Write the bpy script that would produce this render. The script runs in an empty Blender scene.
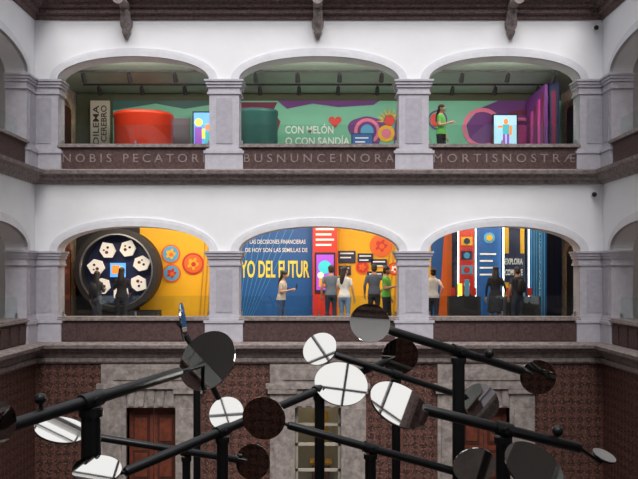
import bpy, bmesh, math, random
from mathutils import Vector, Matrix, Quaternion
random.seed(7)
S = bpy.context.scene
COL = S.collection
S.view_settings.view_transform = 'Standard'

# ------------------------------------------------------------------ materials
def new_mat(name):
    m = bpy.data.materials.new(name); m.use_nodes = True
    nt = m.node_tree; b = nt.nodes['Principled BSDF']
    return m, nt, b

def mat(name, c, rough=0.6, metal=0.0, noise=0.0, scale=6.0, bump=0.0, c2=None, emit=0.0):
    m, nt, b = new_mat(name)
    b.inputs['Base Color'].default_value = (*c, 1)
    b.inputs['Roughness'].default_value = rough
    b.inputs['Metallic'].default_value = metal
    if emit:
        b.inputs['Emission Color'].default_value = (*c, 1)
        b.inputs['Emission Strength'].default_value = emit
    if noise or bump or c2:
        tc = nt.nodes.new('ShaderNodeTexCoord')
        n = nt.nodes.new('ShaderNodeTexNoise'); n.inputs['Scale'].default_value = scale
        n.inputs['Detail'].default_value = 7
        n.inputs['Roughness'].default_value = 0.65
        nt.links.new(tc.outputs['Object'], n.inputs['Vector'])
        r = nt.nodes.new('ShaderNodeValToRGB')
        r.color_ramp.elements[0].position = 0.35
        r.color_ramp.elements[1].position = 0.65
        lo = c2 if c2 else tuple(max(0, x*(1-noise)) for x in c)
        r.color_ramp.elements[0].color = (*lo, 1)
        r.color_ramp.elements[1].color = (*c, 1)
        nt.links.new(n.outputs['Fac'], r.inputs['Fac'])
        nt.links.new(r.outputs['Color'], b.inputs['Base Color'])
        if bump:
            bp = nt.nodes.new('ShaderNodeBump'); bp.inputs['Strength'].default_value = bump
            bp.inputs['Distance'].default_value = 0.02
            nt.links.new(n.outputs['Fac'], bp.inputs['Height'])
            nt.links.new(bp.outputs['Normal'], b.inputs['Normal'])
    return m

def diaper_mat(name, ca, cb, cc):
    m, nt, b = new_mat(name)
    b.inputs['Roughness'].default_value = 0.55
    N = nt.nodes.new; L = nt.links.new
    tc = N('ShaderNodeTexCoord'); sp = N('ShaderNodeSeparateXYZ'); L(tc.outputs['Object'], sp.inputs[0])
    ad = N('ShaderNodeMath'); ad.operation = 'ADD'; L(sp.outputs[0], ad.inputs[0]); L(sp.outputs[1], ad.inputs[1])
    cx = N('ShaderNodeCombineXYZ'); L(ad.outputs[0], cx.inputs[0]); L(sp.outputs[2], cx.inputs[1])
    mp = N('ShaderNodeMapping'); mp.inputs['Rotation'].default_value = (0, 0, math.radians(45)); L(cx.outputs[0], mp.inputs[0])
    ck = N('ShaderNodeTexChecker'); ck.inputs['Scale'].default_value = 6.5; L(mp.outputs[0], ck.inputs['Vector'])
    ck.inputs['Color1'].default_value = (*ca, 1); ck.inputs['Color2'].default_value = (*cb, 1)
    vo = N('ShaderNodeTexVoronoi'); vo.inputs['Scale'].default_value = 9; L(cx.outputs[0], vo.inputs['Vector'])
    no = N('ShaderNodeTexNoise'); no.inputs['Scale'].default_value = 22; no.inputs['Detail'].default_value = 5; L(cx.outputs[0], no.inputs['Vector'])
    rp = N('ShaderNodeValToRGB'); rp.color_ramp.elements[0].position = .5; rp.color_ramp.elements[1].position = .66
    rp.color_ramp.elements[0].color = (0, 0, 0, 1); L(no.outputs['Fac'], rp.inputs[0])
    mx = N('ShaderNodeMix'); mx.data_type = 'RGBA'; L(rp.outputs[0], mx.inputs[0]); L(ck.outputs['Color'], mx.inputs[6]); mx.inputs[7].default_value = (*cc, 1)
    L(mx.outputs[2], b.inputs['Base Color'])
    bp = N('ShaderNodeBump'); bp.inputs['Strength'].default_value = .5; bp.inputs['Distance'].default_value = .02
    L(vo.outputs['Distance'], bp.inputs['Height']); L(bp.outputs['Normal'], b.inputs['Normal'])
    return m

def glass_mat(name, f=0.045):
    m = bpy.data.materials.new(name); m.use_nodes = True; nt = m.node_tree; nt.nodes.clear()
    o = nt.nodes.new('ShaderNodeOutputMaterial'); mx = nt.nodes.new('ShaderNodeMixShader')
    t = nt.nodes.new('ShaderNodeBsdfTransparent'); t.inputs[0].default_value = (.93, .97, .96, 1)
    g = nt.nodes.new('ShaderNodeBsdfGlossy'); g.inputs['Roughness'].default_value = .02
    mx.inputs[0].default_value = f
    nt.links.new(t.outputs[0], mx.inputs[1]); nt.links.new(g.outputs[0], mx.inputs[2]); nt.links.new(mx.outputs[0], o.inputs[0])
    return m

PLASTER = mat('plaster_white', (.85, .85, .87), .85, noise=.05, scale=1.2)
ARCHV = mat('archivolt_plaster', (.72, .72, .755), .8, noise=.10, scale=5)
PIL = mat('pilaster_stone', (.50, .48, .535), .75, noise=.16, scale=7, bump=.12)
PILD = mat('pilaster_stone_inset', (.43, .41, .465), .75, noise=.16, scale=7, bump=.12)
CORN = mat('cornice_stone', (.33, .275, .26), .8, c2=(.15, .12, .115), scale=10, bump=.5)
CORND = mat('cornice_stone_dark', (.19, .12, .11), .8, c2=(.06, .04, .04), scale=14, bump=.6)
FRIEZE = mat('frieze_stone', (.10, .052, .048), .75, c2=(.045, .024, .024), scale=16, bump=.6)
LETTER = mat('carved_letter_stone', (.30, .235, .22), .8, noise=.4, scale=20)
TILE = diaper_mat('tezontle_diaper_tile', (.033, .012, .009), (.10, .036, .026), (.20, .11, .085))
GSTONE = mat('doorframe_stone', (.36, .31, .285), .8, c2=(.17, .145, .135), scale=6, bump=.5)
WOOD = mat('door_wood', (.20, .045, .02), .5, noise=.5, scale=8)
WOODD = mat('door_wood_dark', (.07, .02, .012), .5, noise=.4, scale=8)
PAVE = mat('paving_stone', (.16, .13, .12), .7, noise=.4, scale=3, bump=.3)
BLACK = mat('black_steel', (.005, .005, .006), .38)
BLACKM = mat('black_matte', (.012, .012, .014), .7)
MIRROR = mat('mirror_polished', (.70, .68, .63), .02, 1.0)
STEEL = mat('brushed_steel', (.5, .5, .52), .3, 1.0)
GRIDM = mat('roof_frame_paint', (.25, .25, .26), .5)
GLASS = glass_mat('clear_glass')
CEILG = mat('gallery_ceiling_green', (.42, .52, .43), .8, noise=.12, scale=2)
CEILW = mat('gallery_ceiling_plain', (.35, .34, .34), .8)
FLOORM = mat('gallery_floor', (.22, .18, .15), .4, noise=.3, scale=4)
GWALL = mat('gallery_wall_grey', (.42, .41, .42), .8, noise=.1, scale=3)
OLIVE = mat('exhibit_olive', (.06, .065, .035), .7)
DARK = mat('exhibit_black', (.012, .012, .016), .6)
MINT = mat('exhibit_mint', (.17, .47, .33), .6)
TEAL = mat('exhibit_teal', (.02, .09, .085), .5)
PURPLE = mat('exhibit_purple', (.14, .03, .20), .6)
MAROON = mat('exhibit_maroon', (.16, .012, .05), .6)
MAGENTA = mat('exhibit_magenta', (.60, .05, .30), .6)
MAUVE = mat('exhibit_mauve', (.20, .16, .20), .6)
ORANGE = mat('exhibit_orange', (.75, .14, .02), .4)
REDORG = mat('exhibit_red_orange', (.55, .035, .010), .35)
YELLOW = mat('exhibit_yellow', (.85, .44, .010), .6)
YELLOWD = mat('exhibit_yellow_slat', (.55, .28, .02), .6)
BLUE = mat('exhibit_blue', (.010, .10, .36), .5)
BLUEL = mat('exhibit_blue_light', (.08, .36, .66), .5)
NAVY = mat('exhibit_navy', (.008, .015, .07), .5)
RED = mat('exhibit_red', (.60, .028, .018), .5)
WHITE = mat('exhibit_white', (.85, .85, .85), .6)
CREAM = mat('exhibit_cream', (.40, .36, .30), .7)
SAND = mat('sandstone', (.48, .36, .25), .8, c2=(.25, .18, .13), scale=5, bump=.3)
PINK = mat('exhibit_pink', (.75, .18, .32), .6)
TUBE = mat('light_tube', (1, .93, .8), .5, emit=5)
S_BLUE = mat('screen_blue', (.10, .35, .80), .4, emit=.9)
S_WHITE = mat('screen_pale_blue', (.40, .68, .85), .4, emit=.6)
S_ORG = mat('screen_orange', (.9, .22, .03), .4, emit=.9)
S_TEAL = mat('screen_teal', (.04, .45, .50), .4, emit=.7)
S_YEL = mat('screen_yellow', (.95, .75, .08), .4, emit=.9)
S_PUR = mat('screen_purple', (.30, .06, .50), .4, emit=.7)
HEADY = mat('headline_yellow', (.90, .75, .10), .5)
HEXW = mat('hexagon_lightbox', (.75, .72, .68), .5, emit=.35)

# ------------------------------------------------------------------ mesh builder
class MB:
    def __init__(s): s.v = []; s.f = []; s.m = []; s.s = []
    def add(s, vs, fs, mi=0, sm=False):
        o = len(s.v); s.v += [tuple(v) for v in vs]
        for f in fs: s.f.append([i+o for i in f]); s.m.append(mi); s.s.append(sm)
    def box(s, x0, x1, y0, y1, z0, z1, mi=0):
        vs = [(x0,y0,z0),(x1,y0,z0),(x1,y1,z0),(x0,y1,z0),(x0,y0,z1),(x1,y0,z1),(x1,y1,z1),(x0,y1,z1)]
        s.add(vs, [(0,3,2,1),(4,5,6,7),(0,1,5,4),(1,2,6,5),(2,3,7,6),(3,0,4,7)], mi)
    def prof_x(s, prof, x0, x1, mi=0):
        n = len(prof); vs = [(x0,y,z) for y,z in prof]+[(x1,y,z) for y,z in prof]
        fs = [(i,(i+1)%n,n+(i+1)%n,n+i) for i in range(n)]+[tuple(range(n))[::-1], tuple(range(n,2*n))]
        s.add(vs, fs, mi)
    def poly_y(s, pts, y0, y1, mi=0):
        n = len(pts); vs = [(x,y0,z) for x,z in pts]+[(x,y1,z) for x,z in pts]
        fs = [(i,(i+1)%n,n+(i+1)%n,n+i) for i in range(n)]+[tuple(range(n))[::-1], tuple(range(n,2*n))]
        s.add(vs, fs, mi)
    def disc_y(s, cx, cz, r, y0, y1, mi=0, n=28, rz=None):
        rz = rz or r
        s.poly_y([(cx+r*math.cos(2*math.pi*i/n), cz+rz*math.sin(2*math.pi*i/n)) for i in range(n)], y0, y1, mi)
    def ring_y(s, cx, cz, r0, r1, y0, y1, mi=0, n=48):
        vs = []
        for i in range(n):
            c, q = math.cos(2*math.pi*i/n), math.sin(2*math.pi*i/n)
            for r, y in ((r0,y0),(r1,y0),(r1,y1),(r0,y1)): vs.append((cx+r*c, y, cz+r*q))
        fs = []
        for i in range(n):
            a = 4*i; b = 4*((i+1)%n)
            for k in range(4): fs.append((a+k, a+(k+1)%4, b+(k+1)%4, b+k))
        s.add(vs, fs, mi)
    def loft(s, rings, mi=0, sm=True, caps=True):
        n = len(rings[0]); vs = [p for r in rings for p in r]; fs = []
        for j in range(len(rings)-1):
            for i in range(n):
                fs.append((j*n+i, j*n+(i+1)%n, (j+1)*n+(i+1)%n, (j+1)*n+i))
        s.add(vs, fs, mi, sm)
        if caps:
            s.add(rings[0], [tuple(range(n))[::-1]], mi); s.add(rings[-1], [tuple(range(n))], mi)
    def tube(s, pts, rad, mi=0, n=12, sm=True):
        pts = [Vector(p) for p in pts]
        if not isinstance(rad, (list, tuple)): rad = [rad]*len(pts)
        rings = []; up = None
        for i, p in enumerate(pts):
            d = (pts[min(i+1, len(pts)-1)]-pts[max(i-1, 0)]).normalized()
            if up is None: up = Vector((0,0,1)) if abs(d.z) < .9 else Vector((0,1,0))
            a = d.cross(up).normalized(); b = a.cross(d).normalized(); up = b
            r = rad[i]
            rings.append([tuple(p+(a*math.cos(2*math.pi*k/n)+b*math.sin(2*math.pi*k/n))*r) for k in range(n)])
        s.loft(rings, mi, sm)
    def limb(s, pts, rad, mi=0, n=12):
        pts = [Vector(p) for p in pts]
        d0 = (pts[0]-pts[1]).normalized(); d1 = (pts[-1]-pts[-2]).normalized()
        P = [pts[0]+d0*rad[0]*.8, pts[0]+d0*rad[0]*.45]+pts+[pts[-1]+d1*rad[-1]*.45, pts[-1]+d1*rad[-1]*.8]
        R = [rad[0]*.4, rad[0]*.85]+list(rad)+[rad[-1]*.85, rad[-1]*.4]
        s.tube(P, R, mi, n)
    def ball(s, c, r, mi=0, nu=14, nv=9, fn=None):
        if not isinstance(r, (tuple, list)): r = (r, r, r)
        rings = []
        for j in range(nv+1):
            t = math.pi*(j+.12)/(nv+.24)
            row = []
            for i in range(nu):
                a = 2*math.pi*i/nu
                p = Vector((math.sin(t)*math.cos(a), math.sin(t)*math.sin(a), -math.cos(t)))
                if fn: p = fn(p)
                row.append((c[0]+p.x*r[0], c[1]+p.y*r[1], c[2]+p.z*r[2]))
            rings.append(row)
        s.loft(rings, mi, True)
    def plate(s, c, nrm, r, th, mi=0, n=36):
        c = Vector(c); nrm = Vector(nrm).normalized()
        a = nrm.orthogonal().normalized(); b = nrm.cross(a)
        R = [[tuple(c+nrm*h+(a*math.cos(2*math.pi*k/n)+b*math.sin(2*math.pi*k/n))*r) for k in range(n)] for h in (0, th)]
        s.loft(R, mi, False)
    def obj(s, name, mats, M=None, parent=None, fix=True):
        me = bpy.data.meshes.new(name)
        vs = s.v if M is None else [tuple(M @ Vector(v)) for v in s.v]
        me.from_pydata(vs, [], s.f)
        for m in mats: me.materials.append(m)
        for i, p in enumerate(me.polygons): p.material_index = s.m[i]; p.use_smooth = s.s[i]
        if fix:
            bm = bmesh.new(); bm.from_mesh(me); bmesh.ops.recalc_face_normals(bm, faces=bm.faces); bm.to_mesh(me); bm.free()
        me.update()
        o = bpy.data.objects.new(name, me); COL.objects.link(o)
        if parent: o.parent = parent
        return o

def text(parent, name, s, x0, x1, z0, z1, y, m, M=None, rot90=False, ext=.008, sp=1.0, bold=.012):
    cu = bpy.data.curves.new(name, 'FONT'); cu.body = s; cu.extrude = ext; cu.resolution_u = 3
    cu.offset = bold; cu.space_character = sp
    t = bpy.data.objects.new(name, cu); COL.objects.link(t)
    bpy.context.view_layer.update()
    me = bpy.data.meshes.new_from_object(t.evaluated_get(bpy.context.evaluated_depsgraph_get()))
    bpy.data.objects.remove(t)
    if rot90:
        for v in me.vertices: v.co = Vector((-v.co.y, v.co.x, v.co.z))
    xs = [v.co.x for v in me.vertices]; ys = [v.co.y for v in me.vertices]
    ax, bx, ay, by = min(xs), max(xs), min(ys), max(ys)
    for v in me.vertices:
        p = Vector((x0+(v.co.x-ax)/(bx-ax)*(x1-x0), y-v.co.z, z0+(v.co.y-ay)/(by-ay)*(z1-z0)))
        v.co = M @ p if M else p
    me.materials.clear(); me.materials.append(m)
    o = bpy.data.objects.new(name, me); COL.objects.link(o)
    if parent: o.parent = parent
    return o

# ------------------------------------------------------------------ arcaded wings
HX = 7.1; LY = 19.39
def Rz(a): return Matrix.Rotation(math.radians(a), 4, 'Z')
M_N = Matrix.Translation((-HX, 0, 0))
M_W = Matrix.Translation((-HX, -LY, 0)) @ Rz(90)
M_E = Matrix.Translation((HX, 0, 0)) @ Rz(-90)
M_S = Matrix.Translation((HX, -LY, 0)) @ Rz(180)
OP_N = [(.58, 4.36), (5.105, 9.095), (9.84, 13.62)]
OP_S = [(.63, 4.6), (5.35, 9.32), (10.07, 14.04), (14.79, 18.76)]
LEV = [dict(zb=4.8, par=5.28, spr=6.92, rise=.62, top=8.62, b0=4.57, b1=5.25),
       dict(zb=9.1, par=9.6, spr=11.20, rise=.58, top=12.72, b0=8.92, b1=9.47)]
TH = .5
def arch_pts(a, b, spr, rise, off=0, n=30):
    c = (a+b)/2; h = (b-a)/2+off; r = rise+off
    out = []
    for i in range(n+1):
        t = -math.cos(math.pi*i/n)
        z = r*(max(0, 1-abs(t)**2.05))**(1/2.05)
        out.append((c+h*t, spr+z))
    return out

def wing(side, M, L, ops, words=None):
    w = MB()
    for lv in LEV:
        spr, top = lv['spr'], lv['top']
        for (a, b) in ops:
            pts = arch_pts(a, b, spr, lv['rise'])
            for i in range(len(pts)-1):
                (xa, za), (xb, zb_) = pts[i], pts[i+1]
                vs = [(xa,0,za),(xb,0,zb_),(xb,0,top),(xa,0,top),(xa,TH,za),(xb,TH,zb_),(xb,TH,top),(xa,TH,top)]
                w.add(vs, [(0,1,2,3),(5,4,7,6),(1,0,4,5),(3,2,6,7)], 0)
            o = arch_pts(a, b, spr, lv['rise'], .21)
            o2 = arch_pts(a, b, spr, lv['rise'], .14)
            for (inn, out, yp) in ((pts, o, -.045), (pts, o2, -.075)):
                for i in range(len(inn)-1):
                    A, B, C, D = inn[i], inn[i+1], out[i+1], out[i]
                    vs = [(A[0],yp,A[1]),(B[0],yp,B[1]),(C[0],yp,C[1]),(D[0],yp,D[1]),(A[0],.02,A[1]),(B[0],.02,B[1]),(C[0],.02,C[1]),(D[0],.02,D[1])]
                    w.add(vs, [(0,1,2,3),(1,0,4,5),(3,2,6,7),(0,3,7,4),(2,1,5,6)], 1)
        edges = [0]+[v for ab in ops for v in ab]+[L]
        for k in range(0, len(edges), 2):
            w.box(edges[k], edges[k+1], 0, TH, spr, top, 0)
    w.box(0, L, 0, TH, 8.6, 9.0, 0); w.box(0, L, 0, TH, 4.4, 4.8, 0)
    w.obj('wall_'+side, [PLASTER, ARCHV], M)
    edges = [0]+[v for ab in ops for v in ab]+[L]
    for k in range(0, len(edges), 2):
        a, b = edges[k], edges[k+1]
        p = MB()
        corner0 = (k == 0); corner1 = (k == len(edges)-2)
        def stack(x0, x1, z0, z1, e, mi=0):
            xa = x0-(0 if corner0 else e); xb = x1+(0 if corner1 else e)
            p.box(xa, xb, -e, TH+(e if not (corner0 or corner1) else 0), z0, z1, mi)
        for lv in LEV:
            b0, b1, spr = lv['b0'], lv['b1'], lv['spr']
            stack(a+.02 if not corner0 else a, b-.02 if not corner1 else b, b0, spr-.3, .02)
            m_a = a+.17 if not corner0 else a+.05; m_b = b-.17 if not corner1 else b-.05
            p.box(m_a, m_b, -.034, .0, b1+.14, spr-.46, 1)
            stack(a, b, b0, b1-.12, .10); stack(a, b, b1-.12, b1-.05, .13); stack(a, b, b1-.05, b1, .08); stack(a, b, b1, b1+.06, .04)
            stack(a, b, spr-.36, spr-.31, .05); stack(a, b, spr-.31, spr-.19, .025)
            stack(a, b, spr-.19, spr-.12, .06); stack(a, b, spr-.12, spr-.05, .09); stack(a, b, spr-.05, spr, .12)
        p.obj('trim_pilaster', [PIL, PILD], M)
    for li, lv in enumerate(LEV):
        for k, (a, b) in enumerate(ops):
            p = MB()
            z0 = lv['b0']-.02; zt = lv['par']
            p.box(a+.0, b-.0, -.02, .42, z0, zt-.09, 0)
            p.box(a, b, -.05, .45, z0, z0+.06, 1)
            p.box(a, b, -.09, .47, zt-.09, zt-.04, 1); p.box(a, b, -.05, .45, zt-.04, zt, 1)
            if li == 0:
                n = 7; ww = (b-a)/n
                for j in range(n): p.box(a+j*ww+.08, a+(j+1)*ww-.08, -.045, 0, z0+.14, zt-.17, 0)
            o = p.obj('trim_parapet', [FRIEZE, CORN], M)
            if li == 1 and words:
                text(o, 'inscription', words[k], a+.12, b-.12, 9.14, 9.35, -.022, LETTER, M, ext=.012, sp=1.55, bold=0)
            g = MB()
            g.box(a+.03, (a+b)/2-.01, .20, .212, zt, zt+.52, 0); g.box((a+b)/2+.01, b-.03, .20, .212, zt, zt+.52, 0)
            for x in (a+.05, (a+b)/2, b-.05): g.box(x-.02, x+.02, .18, .235, zt, zt+.12, 1)
            g.obj('glass_railing', [GLASS, STEEL], M)
    c = MB()
    c.prof_x([(.1,8.6),(-.06,8.6),(-.10,8.68),(-.20,8.72),(-.24,8.80),(-.34,8.82),(-.36,8.90),(-.20,8.95),(.1,8.96)], -.0, L, 0)
    c.obj('trim_upper_gallery_cornice_'+side, [CORN], M)
    c = MB()
    c.prof_x([(.1,4.28),(-.05,4.28),(-.08,4.40),(-.18,4.43),(-.22,4.50),(-.34,4.52),(-.36,4.60),(-.2,4.66),(.1,4.66)], 0, L, 0)
    c.prof_x([(.1,4.12),(-.06,4.12),(-.10,4.17),(-.10,4.26),(.1,4.28)], 0, L, 0)
    c.obj('trim_lower_gallery_cornice_'+side, [CORN], M)
    c = MB()
    c.prof_x([(.5,12.7),(-.05,12.7),(-.08,12.80),(-.16,12.82),(-.16,12.94),(-.26,12.96),(-.30,13.06),(-.42,13.08),(-.44,13.2),(-.3,13.26),(-.1,13.3),(-.1,13.9),(.5,13.9)], 0, L, 0)
    c.obj('trim_roof_cornice_'+side, [CORND], M)

wing('north', M_N, 2*HX, OP_N, ['NOBIS PECATORI', 'BUSNUNCEINORA', 'MORTISNOSTRÆ'])
wing('west', M_W, LY, OP_S); wing('east', M_E, LY, OP_S); wing('south', M_S, 2*HX, OP_N)

# unseen overhead grid, added so the mirror discs reflect a line pattern
r = MB()
for k in range(19):
    y = -.7-k*1.0; r.box(-HX-.3, HX+.3, y-.025, y+.025, 14.12, 14.2, 0)
for k in range(7):
    y = -1.4-k*2.8; r.box(-HX-.3, HX+.3, y-.07, y+.07, 13.9, 14.12, 0)
for k in range(13):
    x = -6.6+k*1.1; r.box(x-.025, x+.025, -LY-.3, .3, 14.2, 14.27, 0)
r.obj('courtyard_roof_frame', [GRIDM])

# ground storey walls
DOORS = [(-4.80, -3.57), (-.60, .55), (3.57, 4.75)]
g = MB(); prev = -HX
for a, b in DOORS:
    g.box(prev, a, 0, .5, 0, 4.4); g.box(a, b, 0, .5, 3.07, 4.4); prev = b
g.box(prev, HX, 0, .5, 0, 4.4); g.obj('wall_north_ground_storey', [TILE])
for nm, M, L in (('west', M_W, LY), ('east', M_E, LY), ('south', M_S, 2*HX)):
    g = MB(); g.box(0, L, 0, .5, 0, 4.4); g.obj('wall_%s_ground_storey' % nm, [TILE], M)
for i, (a, b) in enumerate(DOORS):
    g = MB()
    for x0, x1 in ((a-.62, a), (b, b+.62)):
        g.box(x0, x1, -.10, .35, 0, 3.5, 0); g.box(x0+.1, x1-.1, -.14, 0, .5, 3.0, 0)
        g.box(x0-.06, x1+.06, -.16, .1, 0, .35, 0); g.box(x0-.05, x1+.05, -.17, .1, 3.38, 3.5, 0)
    g.box(a-.05, b+.05, -.07, .35, 3.02, 3.5, 0)
    for k in range(5):
        x = a+(b-a)*(k+.5)/5; g.poly_y([(x-.07,3.06),(x+.07,3.06),(x+.10,3.46),(x-.10,3.46)], -.11, 0, 0)
    g.box(a-.72, b+.72, -.18, .1, 3.5, 3.62, 0); g.box(a-.62, b+.62, -.12, .1, 3.62, 4.1, 0)
    g.box(a-.3, b+.3, -.15, .1, 3.72, 4.0, 0)
    g.obj('trim_stone_door_surround', [GSTONE])
    d = MB(); c = (a+b)/2
    for s0, s1 in ((a, c-.01), (c+.01, b)):
        if i != 1:
            d.box(s0, s1, .26, .32, 0, 3.05, 0)
            for z in (.25, 1.15, 2.05):
                d.box(s0+.09, s1-.09, .235, .27, z, z+.75, 1); d.box(s0+.15, s1-.15, .215, .25, z+.08, z+.67, 0)
        else:
            for x0, x1 in ((s0, s0+.07), (s1-.07, s1)): d.box(x0, x1, .26, .32, 0, 3.05, 0)
            for z in (0, .7, 1.35, 2.0, 2.5, 2.98): d.box(s0, s1, .26, .32, z, z+.07, 0)
            d.box(s0, s1, .285, .29, 0, 3.0, 1)
    if i != 1: d.obj('door_%d' % (i+1), [WOOD, WOODD])
    else:
        d.obj('door_2', [CREAM, GLASS])
        r = MB(); r.box(a-1, b+1, 3.0, 3.1, 0, 3.4, 0); r.box(-.2, .3, 2.4, 2.9, 0, 1.0, 1); r.box(-.25, .35, 2.35, 2.95, 1.0, 1.06, 2)
        r.box(-.15, .25, 2.95, 2.99, 1.5, 2.4, 2); r.obj('reception_room_furniture', [CREAM, WOOD, YELLOWD])
f = MB(); f.box(-12, 12, -25, 6, -.2, 0); f.obj('floor', [PAVE])

def shell(side, M, x0, x1, D, ceil2, back):
    o = MB(); o.box(x0, x1, TH-.1, D, 4.5, 4.8); o.obj('floor_%s_gallery' % side, [FLOORM], M)
    o = MB(); o.box(x0, x1, TH-.02, D, 8.55, 9.1); o.obj('floor_%s_upper_gallery' % side, [CEILW], M)
    o = MB(); o.box(x0, x1, TH-.02, D, 12.0, 12.2); o.obj('ceiling_%s_gallery' % side, [ceil2], M)
    o = MB(); o.box(x0, x1, D, D+.2, 0, 12.2); o.obj('wall_%s_gallery_back' % side, [back], M)
shell('north', M_N, -.5, 2*HX+.5, 5.2, CEILG, GWALL)
shell('west', M_W, 0, LY-.01, 4.2, CEILW, GWALL)
shell('east', M_E, .01, LY, 4.2, CEILW, GWALL)
shell('south', M_S, -.5, 2*HX+.5, 4.2, CEILW, GWALL)
for sx, nm in ((-1, 'west'), (1, 'east')):
    o = MB(); o.box(min(sx*7.6, sx*7.8), max(sx*7.6, sx*7.8), TH, 5.2, 4.8, 12.1)
    o.obj('wall_north_gallery_%s_end' % nm, [GSTONE])
    for z in (4.8, 9.1):
        o = MB(); xf = sx*7.6
        x0, x1 = min(xf, xf-sx*.1), max(xf, xf-sx*.1)
        for (ya, yb) in ((2.2, 2.5), (4.3, 4.6)): o.box(x0, x1, ya, yb, z, z+2.1)
        for k in range(10):
            t0, t1 = math.pi*k/10, math.pi*(k+1)/10
            P = [(3.4-1.2*math.cos(t0), z+2.1+.6*math.sin(t0)), (3.4-1.2*math.cos(t1), z+2.1+.6*math.sin(t1)),
                 (3.4-.9*math.cos(t1), z+2.1+.35*math.sin(t1)), (3.4-.9*math.cos(t0), z+2.1+.35*math.sin(t0))]
            o.prof_x(P, x0, x1)
        if sx > 0: o.box(x0+.02, x1, 2.5, 4.3, z, z+2.25, 1)
        else: o.box(x0, x1-.02, 2.5, 4.3, z, z+2.25, 1)
        o.obj('trim_stone_arch_doorway', [SAND, WOODD if sx < 0 else DARK])
    o = MB(); xa, xb = sorted((sx*7.7, sx*11.3)); o.box(xa, xb, .0, .2, 4.8, 12.1)
    o.obj('wall_%s_gallery_north_end' % nm, [GWALL])

for x in (-4.8, -.03, 4.78):
    p = MB()
    p.tube([(x, -.02, 13.0), (x, -.5, 12.98), (x, -.85, 12.95)], [.15, .11, .10], 0, 10)
    p.tube([(x, -.85, 12.95), (x, -.9, 12.95)], [.14, .14], 0, 10)
    p.loft([[(x+dx*w, -y0-dy*d, z) for dx, dy in ((-1,-.2),(-.7,1),(.7,1),(1,-.2),(1,-1),(-1,-1))] for z, w, y0, d in
            ((12.85,.13,.19,.17),(12.72,.11,.17,.15),(12.62,.15,.15,.13),(12.52,.14,.14,.12),(12.40,.08,.12,.10),(12.36,.10,.12,.10),(12.26,.06,.09,.07),(12.2,.03,.06,.04))], 0, True)
    p.obj('stone_water_spout', [CORN])
for (x, z) in ((6.85, 8.35), (6.9, 12.5)):
    p = MB(); p.box(x-.06, x+.06, -.05, 0, z-.05, z+.05, 1); p.ball((x, -.1, z-.02), .06, 0); p.obj('security_dome_camera', [BLACKM, WHITE])

# ------------------------------------------------------------------ exhibits (upper gallery)
def blob(cx, cz, r, k=3, amp=.18, ph=0, n=40, sx=1, sz=1):
    return [(cx+sx*r*(1+amp*math.sin(k*t+ph)+amp*.4*math.sin((k+2)*t))*math.cos(t), cz+sz*r*(1+amp*math.sin(k*t+ph)+amp*.4*math.sin((k+2)*t))*math.sin(t)) for t in [2*math.pi*i/n for i in range(n)]]
e = MB()
e.box(-7.58, -6.44, 5.0, 5.19, 9.1, 12.0, 1)
e.box(-6.44, 7.58, 5.0, 5.19, 9.1, 11.75, 0)
e.box(-6.44, 7.58, 5.05, 5.19, 11.75, 12.0, 1)
Y = 4.99
def rc(x0, x1, z0, z1, mi, y=Y, t=.012): e.box(x0, x1, y-t, y+.005, z0, z1, mi)
def pl(pts, mi, y=Y, t=.012): e.poly_y(pts, y-t, y+.005, mi)
pl([(-2.6,9.2),(-2.6,11.7),(-1.3,11.7),(-1.45,11.4),(-1.2,11.1),(-1.35,10.6),(-1.1,9.2)], 8)
pl([(-1.3,11.75),(1.9,11.75),(1.7,11.62),(.6,11.55),(-.2,11.66),(-1.0,11.5)], 2)
pl(blob(1.5, 10.75, .55, 3, .12), 2)
e.ring_y(1.5, 10.8, .30, .40, Y-.03, Y, 4); e.disc_y(1.5, 10.8, .2, Y-.03, Y, 5)
e.disc_y(2.1, 10.72, .26, Y-.035, Y, 6); e.disc_y(2.1, 10.72, .15, Y-.05, Y, 4)
for k in range(9):
    t = math.pi*k/8; c, q = math.cos(t), math.sin(t)
    pl([(2.2+.2*c-.03*q, 11.1+.2*q+.03*c), (2.2+.2*c+.03*q, 11.1+.2*q-.03*c), (2.2+.42*c, 11.1+.42*q)], 6, Y-.02)
e.disc_y(2.2, 11.12, .16, Y-.04, Y, 7)
pl([(2.35,9.2),(2.35,10.9),(2.45,11.35),(2.6,11.2),(2.8,11.4),(2.9,9.2)], 2, Y-.02)
pl([(4.6,9.2),(4.75,10.4),(4.6,11.0),(5.0,11.5),(5.6,11.75),(7.5,11.75),(7.5,9.2)], 2)
e.ring_y(5.1, 10.9, .50, .62, Y-.03, Y-.01, 4); e.ring_y(6.3, 10.5, .80, .95, Y-.035, Y-.01, 8); e.ring_y(6.3, 10.5, .62, .72, Y-.035, Y-.01, 4)
e.disc_y(6.3, 10.5, .5, Y-.03, Y-.01, 9)
pl([(6.5,11.1),(7.0,11.55),(7.2,11.0),(6.9,10.7)], 9, Y-.03)
e.disc_y(3.7, 11.15, .22, Y-.03, Y-.01, 7); e.ring_y(3.7, 11.15, .26, .30, Y-.03, Y-.01, 2)
pl([(-6.44,11.75),(-2.6,11.75),(-2.6,11.5),(-3.4,11.62),(-4.2,11.5),(-5.1,11.66),(-6.44,11.45)], 3)
rc(-4.55, -4.02, 9.2, 11.2, 10, Y-.01)
hp = []
for i in range(30):
    t = 2*math.pi*i/30; hp.append((.5+.20*math.sin(t)**3, 11.1+.0125*(13*math.cos(t)-5*math.cos(2*t)-2*math.cos(3*t)-math.cos(4*t))))
pl(hp, 7, Y-.03)
m_wall = e.obj('mural_wall', [MINT, OLIVE, PURPLE, TEAL, PINK, BLUEL, YELLOW, RED, MAROON, MAGENTA, MAUVE])
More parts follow.
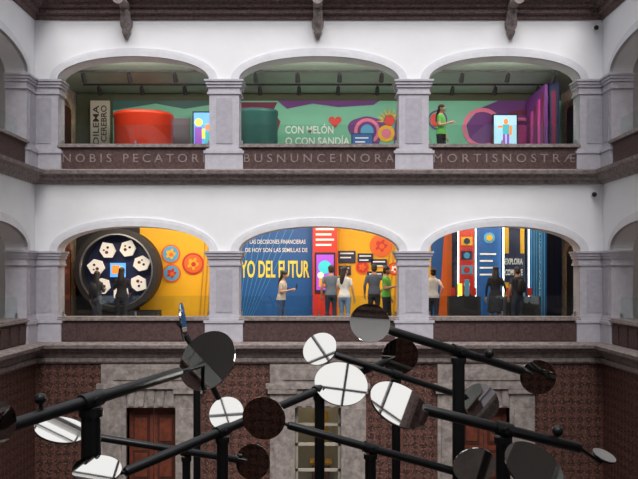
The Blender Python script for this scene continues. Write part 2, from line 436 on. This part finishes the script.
text(m_wall, 'mural_lettering', 'CON MELÓN', -1.05, .45, 10.72, 11.02, 4.97, WHITE)
text(m_wall, 'mural_lettering_line', 'O CON SANDÍA', -1.05, .95, 10.37, 10.66, 4.97, WHITE)
e = MB(); e.box(-7.0, -6.42, 4.5, 4.6, 9.1, 11.65, 0); o = e.obj('vertical_title_sign', [CREAM])
text(o, 'title', 'DILEMA', -6.92, -6.74, 10.3, 11.5, 4.495, DARK, rot90=True)
text(o, 'subtitle', 'DE CEREBRO', -6.68, -6.50, 10.0, 11.5, 4.495, DARK, rot90=True)
def drum(x, y, r, z0, z1, mats):
    d = MB(); n = 40
    pr = [(r*.98, z0), (r*1.0, z0+.06), (r, z1-.12), (r*1.03, z1-.1), (r*1.03, z1), (r*.9, z1), (r*.88, z1-.2), (.01, z1-.2)]
    d.loft([[(x+q*math.cos(2*math.pi*k/n), y+q*math.sin(2*math.pi*k/n), z) for k in range(n)] for q, z in pr], 0, True)
    d.obj('drum_shaped_exhibit_booth', mats)
drum(-5.08, 3.2, .84, 9.1, 10.95, [REDORG, ORANGE])
drum(-1.80, 3.2, .60, 9.1, 11.05, [TEAL, DARK])
def screen(name, x0, x1, z0, z1, y, shapes, mats, post=True, zf=None):
    s = MB(); s.box(x0-.04, x1+.04, y, y+.07, z0-.04, z1+.04, 0); s.box(x0, x1, y-.006, y, z0, z1, 1)
    for k, sh in enumerate(shapes):
        if sh[0] == 'r': s.box(sh[1], sh[2], y-.010-.002*k, y, sh[3], sh[4], sh[5])
        if sh[0] == 'd': s.disc_y(sh[1], sh[2], sh[3], y-.010-.002*k, y, sh[4], 18, sh[5] if len(sh) > 5 else None)
    if zf is not None: s.box((x0+x1)/2-.05, (x0+x1)/2+.05, y+.02, y+.08, zf, z0, 0); s.box((x0+x1)/2-.25, (x0+x1)/2+.25, y-.15, y+.25, zf, zf+.03, 0)
    return s.obj(name, mats)
screen('video_screen', -3.85, -3.22, 10.0, 11.3, 4.6, [('d',-3.7,11.0,.12,2),('r',-3.82,-3.6,10.2,10.85,3),('d',-3.4,10.85,.1,4),('r',-3.5,-3.28,10.0,10.7,5),('r',-3.6,-3.5,10.5,10.8,2)], [DARK, S_BLUE, S_YEL, S_PUR, S_ORG, S_TEAL], zf=9.1)
screen('video_screen', 5.36, 6.05, 10.05, 11.2, 4.5, [('d',5.72,11.0,.07,2,.09),('r',5.62,5.82,10.62,10.92,3),('r',5.63,5.70,10.2,10.62,4),('r',5.75,5.82,10.2,10.62,4),('r',5.48,5.62,10.82,10.88,2),('r',5.82,5.90,10.6,10.88,2)], [BLACKM, S_WHITE, S_ORG, S_TEAL, S_PUR], zf=9.1)
k = MB(); k.box(.98, 1.66, 4.3, 4.4, 10.1, 10.62, 0); k.box(1.02, 1.62, 4.29, 4.3, 10.14, 10.58, 1)
for q in range(3): k.box(1.1, 1.5-.1*q, 4.28, 4.29, 10.45-.12*q, 10.49-.12*q, 2)
k.box(1.2, 1.45, 4.32, 4.38, 9.1, 10.1, 0); k.box(1.05, 1.6, 4.2, 4.5, 9.1, 9.14, 0); k.obj('information_kiosk', [NAVY, BLUE, WHITE])
k = MB(); k.box(6.38, 6.46, 2.6, 4.6, 9.1, 11.7, 0)
for q in range(5): k.box(6.36, 6.39, 2.7+q*.38, 2.9+q*.38, 9.3+.25*q, 11.5-.1*q, 1+q % 2)
k.box(6.5, 6.75, 2.5, 2.6, 9.1, 11.75, 3); k.box(6.54, 6.66, 2.48, 2.51, 9.9, 11.5, 1); k.obj('folding_exhibit_partition', [PURPLE, MAROON, MAGENTA, NAVY])
for cx, hw in ((-4.62, 2.4), (0, 2.2), (4.62, 2.4)):
    for yy in (2.2, 3.8):
        t = MB(); t.box(cx-hw, cx+hw, yy-.02, yy+.02, 11.95, 12.0, 0)
        for q in range(4):
            x = cx-hw*.8+q*hw*.53
            t.tube([(x, yy, 11.96), (x, yy, 11.84)], .02, 0, 6); t.tube([(x, yy-.06, 11.88), (x, yy+.14, 11.72)], [.055, .07], 0, 10)
        t.obj('ceiling_track_light', [BLACKM])

# ------------------------------------------------------------------ exhibits (lower gallery)
e = MB()
e.box(-7.58, -5.6, 5.0, 5.19, 4.8, 8.54, 2); e.box(-5.6, -2.56, 5.0, 5.19, 4.8, 8.54, 0); e.box(-2.56, -.19, 5.0, 5.19, 4.8, 8.54, 1)
e.box(-.19, 3.5, 5.0, 5.19, 4.8, 8.54, 0); e.box(3.5, 7.58, 5.0, 5.19, 4.8, 8.54, 9)
def icon(cx, cz, r, a, b, c):
    e.disc_y(cx, cz, r, Y-.03, Y, a); e.disc_y(cx, cz, r*.82, Y-.035, Y, b)
    pl(blob(cx, cz, r*.45, 5, .25, cx), c, Y-.036); e.disc_y(cx+.02, cz-.02, r*.22, Y-.055, Y, a)
icon(-4.625, 6.96, .30, 3, 5, 0); icon(-3.93, 6.66, .34, 4, 3, 0); icon(-4.6, 6.36, .29, 3, 5, 4)
for q in range(9): pl([(-3.75+q*.13, 4.9), (-3.71+q*.13, 4.9), (-3.45+q*.11, 8.5), (-3.49+q*.11, 8.5)], 7, Y-.01)
for q in range(7): pl([(-2.5+q*.06, 4.9), (-2.49+q*.06, 4.9), (-2.1+q*.28, 8.5), (-2.12+q*.28, 8.5)], 5, Y-.005)
icon(1.94, 7.22, .36, 3, 8, 4); icon(1.35, 6.55, .22, 3, 4, 8); icon(2.35, 6.5, .2, 4, 3, 6)
for q in range(9): pl([(2.0+q*.14, 4.9), (2.05+q*.14, 4.9), (2.35+q*.13, 8.5), (2.30+q*.13, 8.5)], 7, Y-.004)
for (x0, x1, z0, z1) in ((.60, 1.14, 6.68, 7.06), (1.20, 1.68, 6.70, 6.98), (1.62, 2.12, 6.60, 6.80), (.62, 1.0, 6.30, 6.6), (1.5, 2.0, 6.2, 6.42)):
    rc(x0, x1, z0, z1, 9, Y-.035)
    for q in range(2): rc(x0+.06, x1-.06-.08*q, z1-.10-.13*q, z1-.06-.13*q, 6, Y-.05)
for (x0, x1, mi) in ((3.5, 4.15, 8), (4.9, 5.3, 4), (5.6, 6.0, 0), (6.25, 6.6, 1)): rc(x0, x1, 4.85, 8.5, mi, Y-.01)
pl([(3.5,8.3),(3.95,8.3),(3.72,5.0),(3.5,5.0)], 1, Y-.03)
for q in range(5): rc(6.75+q*.14, 6.79+q*.14, 4.9, 8.4, 2, Y-.01)
w2 = e.obj('exhibition_graphic_wall', [YELLOW, BLUE, DARK, ORANGE, RED, BLUEL, WHITE, YELLOWD, ORANGE, NAVY])
text(w2, 'caption', 'LAS DECISIONES FINANCIERAS', -2.16, -.42, 7.28, 7.41, 4.97, WHITE, bold=.006)
text(w2, 'caption_line', 'DE HOY SON LAS SEMILLAS DE', -2.30, -.36, 7.02, 7.15, 4.97, WHITE, bold=.006)
text(w2, 'headline', 'YO DEL FUTUR', -2.45, -.30, 6.22, 6.76, 4.97, HEADY, bold=.02)
e = MB(); e.box(-.19, .56, 4.5, 5.0, 4.8, 8.3, 0); Y4 = 4.49
for q in range(4): e.box(-.10, .46-.08*(q % 2), Y4-.01, Y4+.01, 7.68-.16*q, 7.74-.16*q, 1)
e.box(-.13, .50, Y4-.03, Y4+.01, 5.75, 7.0, 2); e.box(-.08, .45, Y4-.04, Y4, 5.85, 6.93, 3)
e.disc_y(.18, 6.55, .2, Y4-.05, Y4, 4); e.box(.0, .36, Y4-.05, Y4, 5.95, 6.2, 5); e.disc_y(.05, 6.3, .1, Y4-.06, Y4, 1)
rcol = e.obj('red_exhibit_column', [RED, WHITE, DARK, S_PUR, S_TEAL, S_ORG])
e = MB(); RX, RZz, RY = -6.0, 6.45, 3.9
e.ring_y(RX, RZz, 1.08, 1.24, RY-.25, RY+.5, 0, 64); e.ring_y(RX, RZz, 1.05, 1.09, RY-.27, RY-.2, 2, 64)
e.disc_y(RX, RZz, 1.09, RY+.45, RY+.5, 1, 48)
for k_ in range(7):
    t = 2*math.pi*k_/7+.3; cx, cz = RX+.70*math.cos(t), RZz+.70*math.sin(t)
    ct, st = math.cos(t), math.sin(t)
    P = [(.28, 0), (.10, .22), (-.14, .20), (-.26, 0), (-.14, -.20), (.10, -.22)]
    e.poly_y([(cx+u*ct-v*st, cz+u*st+v*ct) for u, v in P], RY+.1, RY+.2, 3)
    for u, v, rr, mi in ((-.05, .05, .05, 4), (.06, -.05, .04, 5), (.05, .09, .03, 4)):
        e.disc_y(cx+u*ct-v*st, cz+u*st+v*ct, rr, RY+.08, RY+.1, mi, 6)
e.box(RX-.28, RX+.18, RY+.15, RY+.2, RZz-.2, RZz+.22, 6); e.box(RX-.22, RX+.0, RY+.13, RY+.15, RZz-.1, RZz+.15, 7); e.disc_y(RX+.06, RZz+.03, .08, RY+.12, RY+.15, 8)
e.box(RX-1.2, RX+1.2, RY-.2, RY+.5, 4.8, 5.25, 0)
e.obj('circular_hexagon_exhibit', [DARK, NAVY, STEEL, HEXW, WOOD, BLACKM, S_BLUE, S_ORG, S_YEL])
e = MB(); e.box(-7.55, -7.35, 2.0, 3.6, 4.8, 7.3, 0)
for q in range(3): e.box(-7.35, -7.33, 2.15, 2.75, 5+.75*q, 5.6+.75*q, 1); e.box(-7.35, -7.33, 2.85, 3.45, 5+.75*q, 5.6+.75*q, 1)
e.obj('door_gallery_west', [WOOD, WOODD])
e = MB()
e.box(4.12, 4.53, 3.4, 3.8, 4.8, 8.2, 0); e.box(4.62, 5.36, 3.5, 3.9, 4.8, 8.3, 1); e.box(5.42, 6.10, 3.7, 3.9, 4.8, 8.3, 3); e.box(6.16, 6.66, 3.4, 3.8, 4.8, 8.3, 1)
e.box(5.46, 5.62, 3.68, 3.71, 5.0, 8.2, 2); e.box(5.96, 6.08, 3.68, 3.71, 5.0, 8.2, 2)
for x in (4.07, 4.58, 5.39, 6.13): e.tube([(x, 3.38, 4.9), (x, 3.38, 8.0)], .018, 4, 8)
for q in range(5):
    e.box(4.16, 4.49, 3.38, 3.41, 5.5+q*.42, 5.75+q*.42, (3, 0, 6, 3, 2)[q]); e.disc_y(4.32, 5.62+q*.42, .09, 3.36, 3.4, (2, 5, 0, 6, 3)[q], 14)
for q in range(4): e.box(4.72, 5.2-.1*(q % 2), 3.485, 3.51, 6.9-.2*q, 6.95-.2*q, 5)
e.disc_y(5.0, 7.4, .16, 3.47, 3.5, 6); e.disc_y(5.0, 7.4, .09, 3.45, 3.5, 2)
e.box(5.45, 6.07, 3.65, 3.71, 6.1, 6.95, 3)
for q in range(6): e.box(6.2+q*.075, 6.23+q*.075, 3.38, 3.41, 4.9, 8.2, 6)
cs = e.obj('exhibit_display_columns', [RED, BLUE, YELLOW, NAVY, TUBE, WHITE, BLUEL])
text(cs, 'sign', 'EXPLORA', 5.50, 6.02, 6.62, 6.80, 3.645, WHITE); text(cs, 'sign_line', 'COMPLETE', 5.50, 6.02, 6.30, 6.48, 3.645, WHITE)
for x0, x1 in ((3.7, 4.6), (5.3, 6.3)):
    e = MB()
    e.box(x0, x1, 2.75, 3.1, 4.8, 5.7, 0); e.box(x0, x1, 2.75, 3.1, 5.7, 7.6, 1)
    for q in range(4): e.box(x0+.08+.2*q, x0+.2+.2*q, 2.9, 2.97, 5.72, 5.95+.12*(q % 3), 2+q % 3)
    e.obj('glass_display_case', [DARK, GLASS, RED, S_YEL, BLUEL])

# ------------------------------------------------------------------ kinetic mirror sculpture
def unit(arm, ra, discs, posts, knobs=()):
    s = MB(); a, b = Vector(arm[0]), Vector(arm[1]); d = (b-a).normalized()
    s.tube([a, a+d*.02, b-d*.02, b], [ra*.8, ra, ra, ra*.8], 0, 16)
    for (f, rp) in posts:
        p = a.lerp(b, f)
        s.tube([(p.x, p.y, .03), (p.x, p.y, p.z-ra*1.6)], rp, 0, 18); s.tube([(p.x, p.y, 0), (p.x, p.y, .03)], rp*2.4, 0, 18)
        s.tube([(p.x, p.y, p.z-ra*2.6), (p.x, p.y, p.z-ra*1.4)], rp*1.25, 0, 18)
        s.tube([p-d*rp*1.3, p+d*rp*1.3], ra*1.35, 0, 16)
        h = d.cross(Vector((0,0,1))).normalized(); s.tube([p-h*ra*1.7, p+h*ra*1.7], ra*.55, 0, 12)
    for c, r, n in discs:
        c = Vector(c); n = Vector(n).normalized()
        s.plate(c, n, r, .012, 1, 48); s.plate(c-n*.014, n, r*.985, .014, 0, 48)
        t = max(0, min(1, (c-a).dot(b-a)/(b-a).length_squared)); q = a.lerp(b, t)
        bk = c-n*.03
        s.tube([bk, bk-n*.05, q], [ra*.45, ra*.4, ra*.4], 0, 10); s.plate(c-n*.04, n, r*.22, .028, 0, 20)
    for c in knobs:
        c = Vector(c); t = max(0, min(1, (c-a).dot(b-a)/(b-a).length_squared)); q = a.lerp(b, t)
        s.ball(c, .055, 0); s.tube([c, q], .022, 0, 8)
    s.obj('kinetic_mirror_sculpture', [BLACK, MIRROR])
unit([(-2.72,-13,5.05),(-1.564,-11,5.275)], .06, [((-1.29,-10.75,5.377),.37,(-.40,-.76,.46)),((-2.72,-13.2,5.12),.17,(.85,-.5,.1))], [(.42,.095)], [(-2.55,-12.68,5.24)])
unit([(-1.819,-12.5,4.525),(.866,-9.5,5.219)], .048, [((1.083,-9.3,5.277),.25,(.15,-.95,-.12)),((.264,-10.42,5.06),.32,(.1,-.66,.66)),((-2.026,-12.7,4.593),.22,(.1,-.35,.93))], [(.3,.06),(.68,.06)])
unit([(.742,-11.4,5.7765),(2.397,-10.6,5.237)], .05, [((.542,-11.5,5.858),.215,(.1,-.93,.37)),((2.60,-10.5,5.153),.21,(-.1,-.95,-.15))], [(.5,.07)], [(1.95,-10.85,5.47)])
unit([(.2,-10,5.3625),(1.95,-9.43,4.74)], .042, [((.012,-10.1,5.447),.22,(-.35,-.78,.52)),((2.147,-9.4,4.678),.25,(.2,-.88,.38))], [(.45,.055)])
unit([(.966,-12.5,5.116),(2.577,-12.1,4.662)], .052, [((.74,-12.6,5.17),.29,(.35,-.50,.75)),((2.85,-12.0,4.56),.12,(.3,-.3,.9))], [(.5,.07)], [(2.34,-12.15,4.84)])
unit([(-.329,-11.5,4.774),(1.789,-11,4.0825)], .045, [((-.5775,-11.6,4.867),.23,(-.15,-.95,-.1)),((1.72,-11.15,4.26),.24,(0,-.90,-.40))], [(.42,.06)])
unit([(-2.60,-10.55,4.445),(-1.0,-10.15,4.09)], .045, [((-3.0,-10.7,4.563),.30,(.25,-.25,.93)),((-.817,-10.1,4.049),.22,(-.2,-.95,.1))], [(.62,.05)])
unit([(-1.829,-9,5.534),(-1.358,-8.8,4.538)], .04, [((-1.87,-9,5.71),.27,(.975,.05,.12)),((-1.277,-8.95,4.444),.24,(-.1,-.84,.46))], [(.3,.05)])
unit([(1.95,-12.9,4.6),(3.0,-12.5,4.2)], .045, [((1.88,-13,4.685),.28,(.3,-.55,.70))], [(.5,.06)])

# ------------------------------------------------------------------ people
def skinm(i, c): return mat('skin_%d' % i, c, .55)
SK = [skinm(0, (.42, .22, .14)), skinm(1, (.52, .30, .20)), skinm(2, (.33, .17, .10))]
HAIR = mat('hair_dark', (.018, .011, .008), .45); LIP = mat('lips', (.38, .10, .08), .5); EYEW = mat('eye_white', (.7, .7, .7), .3); SHOE = mat('shoe', (.05, .05, .055), .5); SHOEW = mat('shoe_white', (.6, .6, .6), .5)
_mc = {}
def cloth(c):
    if c not in _mc: _mc[c] = mat('cloth_%d' % len(_mc), c, .85, noise=.18, scale=14)
    return _mc[c]
def ell(cx, cy, z, rx, ry, n=16): return [(cx+rx*math.cos(2*math.pi*k/n), cy+ry*math.sin(2*math.pi*k/n), z) for k in range(n)]
ARMS = {
 'down': ((.245,.02,1.14), (.25,-.06,.90)), 'phone': ((.225,-.03,1.14), (.09,-.27,1.20)), 'point': ((.22,-.20,1.30), (.16,-.42,1.42)),
 'hip': ((.34,.06,1.18), (.20,-.02,1.0)), 'cross': ((.24,-.06,1.14), (-.02,-.19,1.14)), 'bag': ((.27,.03,1.14), (.24,-.14,1.04))}
def person(name, loc, yaw, h, arms=('down','down'), top=(.5,.5,.5), pants=(.03,.04,.08), skin=0, long_hair=True, sleeves='short', step=.0, hyaw=0, hpitch=0, skirt=False, lean=0, female=True, bag=False, bun=False, phone=False):
    fw = .92 if female else 1.06
    def W(p):
        x, y, z = p
        if z > .95: y -= lean*(z-.95)
        return (x, y, z)
    b = MB()
    rings = [(.82,.13,.10,0),(.90,.168,.122,.005),(.97,.162,.118,.0),(1.06,.142*fw,.104,-.005),(1.16,.145*fw,.107,-.01),(1.27,.165*fw,.118,-.012),(1.35,.172*fw,.112,-.005),(1.41,.155*fw,.09,.005),(1.45,.10,.07,.008),(1.475,.062,.06,.005),(1.56,.052,.056,-.01)]
    b.loft([[W(p) for p in ell(0, yo, z, rx, ry)] for z, rx, ry, yo in rings])
    bones = []
    for sgn, aname in ((-1, arms[0]), (1, arms[1])):
        e_, w_ = ARMS[aname]; sh = W((sgn*.172*fw, .0, 1.385)); el = W((sgn*e_[0]*fw, e_[1], e_[2])); wr = W((sgn*w_[0], w_[1], w_[2]))
        b.limb([sh, Vector(sh).lerp(Vector(el), .35), el], [.051*fw, .047*fw, .038*fw]); b.limb([el, Vector(el).lerp(Vector(wr), .3), wr], [.038*fw, .038*fw, .024*fw])
        bones.append(('ua', Vector(sh), Vector(el))); bones.append(('fa', Vector(el), Vector(wr)))
        st = step*sgn
        hp, kn, an = Vector((sgn*.088, 0, .88)), Vector((sgn*.095, -.03-st*.5, .49)), Vector((sgn*.10, .03-st, .085))
        b.limb([hp, hp.lerp(kn, .4), kn], [.092, .080, .056]); b.limb([kn, kn.lerp(an, .33), an], [.056, .056, .036])
        b.limb([an+Vector((0, .035, -.04)), an+Vector((0, -.05, -.042)), an+Vector((sgn*.012, -.14, -.052))], [.040, .040, .030])
    if skirt: b.loft([ell(0, 0, z, rx, ry) for z, rx, ry in ((1.0,.15,.11),(.9,.18,.14),(.7,.20,.17),(.52,.22,.20))])
    tmp = b.obj('tmp_body', [])
    md = tmp.modifiers.new('r', 'REMESH'); md.mode = 'VOXEL'; md.voxel_size = .016
    sm = tmp.modifiers.new('s', 'SMOOTH'); sm.factor = .5; sm.iterations = 4
    bpy.context.view_layer.update()
    me = bpy.data.meshes.new_from_object(tmp.evaluated_get(bpy.context.evaluated_depsgraph_get()))
    bpy.data.objects.remove(tmp)
    out = MB()
    out.v = [tuple(v.co) for v in me.vertices]
    def segd(p, a, q):
        ab = q-a; t = max(0, min(1, (p-a).dot(ab)/ab.length_squared)); return (p-(a+ab*t)).length, t
    for p in me.polygons:
        c = p.center; mi = 1
        best = min(((segd(c, a, q)+(k,)) for k, a, q in bones), key=lambda r: r[0])
        if best[0] < .062 and (abs(c.x) > .15 or c.y < -.12 or best[2] == 'fa') and c.z > .8:
            if best[2] == 'fa': mi = 1 if sleeves == 'long' else 0
            else: mi = 1 if (sleeves == 'long' or best[1] < .6) else 0
        elif c.z > 1.455: mi = 0
        elif c.z < .10: mi = 3
        elif c.z < .97: mi = 2
        if skirt and .1 < c.z < .5: mi = 0
        out.f.append(list(p.vertices)); out.m.append(mi); out.s.append(True)
    for (k, a, q), (k2, el, wr) in zip(bones[0::2], bones[1::2]):
        d = (wr-el).normalized()
        sgn = 1 if a.x > 0 else -1
        side = d.cross(Vector((1,0,0))).normalized() if abs(d.x) < .8 else Vector((0,0,1))
        pn = d.cross(side).normalized()
        pn = pn if pn.x*sgn < 0 else -pn
        out.limb([wr-d*.01, wr+d*.04, wr+d*.085], [.022, .030, .026], 0, 10)
        for j, (o_, ln) in enumerate(((-.027,.060),(-.009,.070),(.009,.066),(.026,.052))):
            r0 = wr+d*.085+side*o_; out.tube([r0, r0+d*ln*.45+pn*.006, r0+d*ln*.8+pn*.022, r0+d*ln*.95+pn*.04], [.0092,.0085,.0078,.005], 0, 6)
        r0 = wr+d*.025-side*.024; out.tube([r0, r0+d*.03-side*.02+pn*.01, r0+d*.06-side*.022+pn*.02], [.012,.010,.007], 0, 6)
    if phone:
        wr = bones[3][2]; out.box(wr.x-.04, wr.x+.04, wr.y-.14, wr.y-.13, wr.z+.02, wr.z+.17, 5)
    H = MB()
    def hf(p):
        x, y, z = p
        if z < 0: k = 1-.28*(-z)**1.3; x *= k; y = y*(k+.06)-.10*(-z)
        if z > .2 and y > 0: y *= 1.08
        return Vector((x, y, z))
    H.ball((0,0,0), (.074,.092,.115), 0, 20, 14, hf)
    H.loft([[(dx*.016*w, -.088-pr, z) for dx in (-1,-.4,.4,1)] + [(.012*w, -.07, z), (-.012*w, -.07, z)] for z, w, pr in ((.012,.5,.0),(-.012,.7,.008),(-.032,1.1,.018),(-.042,.9,.003))], 0)
    for sg in (-1, 1):
        H.ball((sg*.030, -.078, .008), (.013,.009,.008), 6, 8, 6); H.ball((sg*.030, -.086, .008), (.006,.003,.006), 4, 8, 6)
        H.box(sg*.028-.013, sg*.028+.013, -.086, -.076, .026, .030, 4)
        H.ball((sg*.076, .005, -.005), (.009,.018,.030), 0, 8, 6)
    H.ball((0, -.087, -.062), (.020,.006,.006), 7, 10, 6)
    H.ball((0, .016, .046), (.083,.097,.086), 4, 20, 14)
    H.ball((0, .045, -.010), (.078,.066,.085), 4, 16, 10)
    if long_hair:
        H.loft([ell(0, yo, z, rx, ry, 14) for z, rx, ry, yo in ((.05,.07,.06,.04),(-.02,.083,.055,.055),(-.12,.088,.045,.07),(-.22,.085,.038,.085),(-.30,.065,.028,.09),(-.36,.03,.014,.09))], 4)
    if bun: H.ball((0, .10, .07), .045, 4)
    R = Matrix.Translation(W((0, -.02, 1.605))) @ Rz(hyaw) @ Matrix.Rotation(math.radians(hpitch), 4, 'X')
    o0 = len(out.v); out.v += [tuple(R @ Vector(v)) for v in H.v]
    for f_, m_, s_ in zip(H.f, H.m, H.s): out.f.append([i+o0 for i in f_]); out.m.append(m_); out.s.append(s_)
    out.loft([[W(p) for p in ell(0, 0, z, rx, ry)] for z, rx, ry in ((.92,.176,.130),(.97,.172,.127),(1.04,.152*fw+.006,.114),(1.10,.140*fw,.104))], 1, True, False)
    if bag:
        out.loft([[W(p) for p in ell(0, .17, z, rx, ry)] for z, rx, ry in ((1.02,.10,.04),(1.05,.13,.06),(1.25,.13,.065),(1.36,.10,.05),(1.38,.05,.03))], 5)
        for sg in (-1, 1): out.tube([W((sg*.10,.12,1.34)), W((sg*.11,.0,1.44)), W((sg*.11,-.12,1.34)), W((sg*.12,-.08,1.12)), W((sg*.11,.12,1.05))], .014, 5, 6)
    o = out.obj(name, [SK[skin], cloth(top), cloth(pants), SHOE if skin else SHOEW, HAIR, BLACKM, EYEW, LIP], fix=True)
    k = h/1.72; o.scale = (k, k, k); o.location = loc; o.rotation_euler = (0, 0, math.radians(yaw))
    bpy.data.meshes.remove(me)
    return o
F1, F2 = 4.8, 9.1
person('woman_visitor', (-5.92, 1.3, F1), 160, 1.62, ('phone','down'), (.05,.05,.06), (.03,.03,.04), 0, True, 'long', .05, 20, 5, bag=True)
person('woman_visitor', (-5.30, 1.5, F1), 200, 1.72, ('bag','phone'), (.012,.012,.016), (.02,.02,.03), 2, True, 'long', .08, -20, 5)
person('woman_visitor', (-1.00, 1.1, F1), 75, 1.62, ('phone','phone'), (.62,.52,.42), (.05,.10,.22), 1, True, 'short', .06, 0, 15, lean=.12, phone=True)
person('woman_visitor', (.68, 1.3, F1), 160, 1.74, ('down','phone'), (.75,.73,.69), (.22,.30,.45), 1, True, 'short', .04, -30, 5)
person('man_visitor', (.34, 2.7, F1), 190, 1.78, ('cross','down'), (.13,.17,.24), (.03,.04,.08), 0, False, 'short', .03, 15, 0, female=False)
person('man_visitor', (1.58, 2.9, F1), 185, 1.82, ('hip','down'), (.07,.09,.14), (.02,.02,.03), 2, False, 'long', .03, 0, 0, female=False)
person('museum_guide', (1.80, 1.4, F1), 70, 1.75, ('phone','down'), (.12,.42,.06), (.02,.02,.03), 0, False, 'short', .07, 10, 5, female=False)
person('woman_visitor', (3.08, 1.6, F1), 150, 1.70, ('hip','down'), (.60,.58,.57), (.03,.03,.05), 1, False, 'short', .04, 30, 0, bun=True)
person('woman_visitor', (4.70, 1.3, F1), 165, 1.75, ('bag','down'), (.010,.010,.014), (.012,.012,.016), 1, True, 'long', .05, 0, 5, skirt=True)
person('man_visitor', (5.48, 2.1, F1), 205, 1.74, ('phone','down'), (.03,.03,.045), (.02,.03,.06), 2, False, 'short', .05, 0, 0, female=False, bag=True)
person('museum_guide', (3.22, 1.1, F2), 60, 1.72, ('phone','down'), (.14,.45,.09), (.015,.015,.02), 1, True, 'short', .05, 0, 10)

# ------------------------------------------------------------------ light
w = bpy.data.worlds.new('World'); S.world = w; w.use_nodes = True
bg = w.node_tree.nodes['Background']; bg.inputs[0].default_value = (.93, .95, 1.0, 1); bg.inputs[1].default_value = 1.3
sl = bpy.data.lights.new('hazy_sun', 'SUN'); sl.energy = 4.2; sl.angle = math.radians(38); sl.color = (1, .97, .94)
so = bpy.data.objects.new('hazy_sun', sl); COL.objects.link(so); so.rotation_euler = (math.radians(42), 0, math.radians(4)); so.location = (0, -10, 20)
def area(name, loc, rot, sx, sy, p, col):
    l = bpy.data.lights.new(name, 'AREA'); l.shape = 'RECTANGLE'; l.size = sx; l.size_y = sy; l.energy = p; l.color = col
    o = bpy.data.objects.new(name, l); COL.objects.link(o); o.location = loc; o.rotation_euler = [math.radians(a) for a in rot]
for x in (-4.6, 0, 4.6):
    k = .6 if x > 1 else 1
    area('wall_washer_lamp', (x, .75, 8.35), (62, 0, 0), 3.8, .3, 125*k, (1, .86, .66))  # both levels: unseen area lights added behind the spandrels to brighten the exhibits
    area('wall_washer_lamp', (x, .75, 11.93), (66, 0, 0), 3.8, .2, 115, (1, .93, .82))
    area('ceiling_lamp', (x, 3.0, 8.5), (0, 0, 0), 3, 1.0, 55*k, (1, .88, .7))
for sx in (-1, 1):
    for z in (8.4, 11.9): area('side_gallery_lamp', (sx*9.3, -5, z), (0, 0, 0), 2, 8, 60, (1, .9, .8))
area('reception_lamp', (0, 1.8, 4.2), (0, 0, 0), 1, 1, 30, (1, .8, .5))

cam = bpy.data.cameras.new('Camera'); co = bpy.data.objects.new('Camera', cam); COL.objects.link(co)
co.location = (0, -20, 6.4); co.rotation_euler = (math.radians(90), 0, 0)
cam.sensor_width = 36; cam.lens = 800/638*36; cam.shift_y = 32.5/638; cam.clip_end = 200; cam.clip_start = .05
S.camera = co
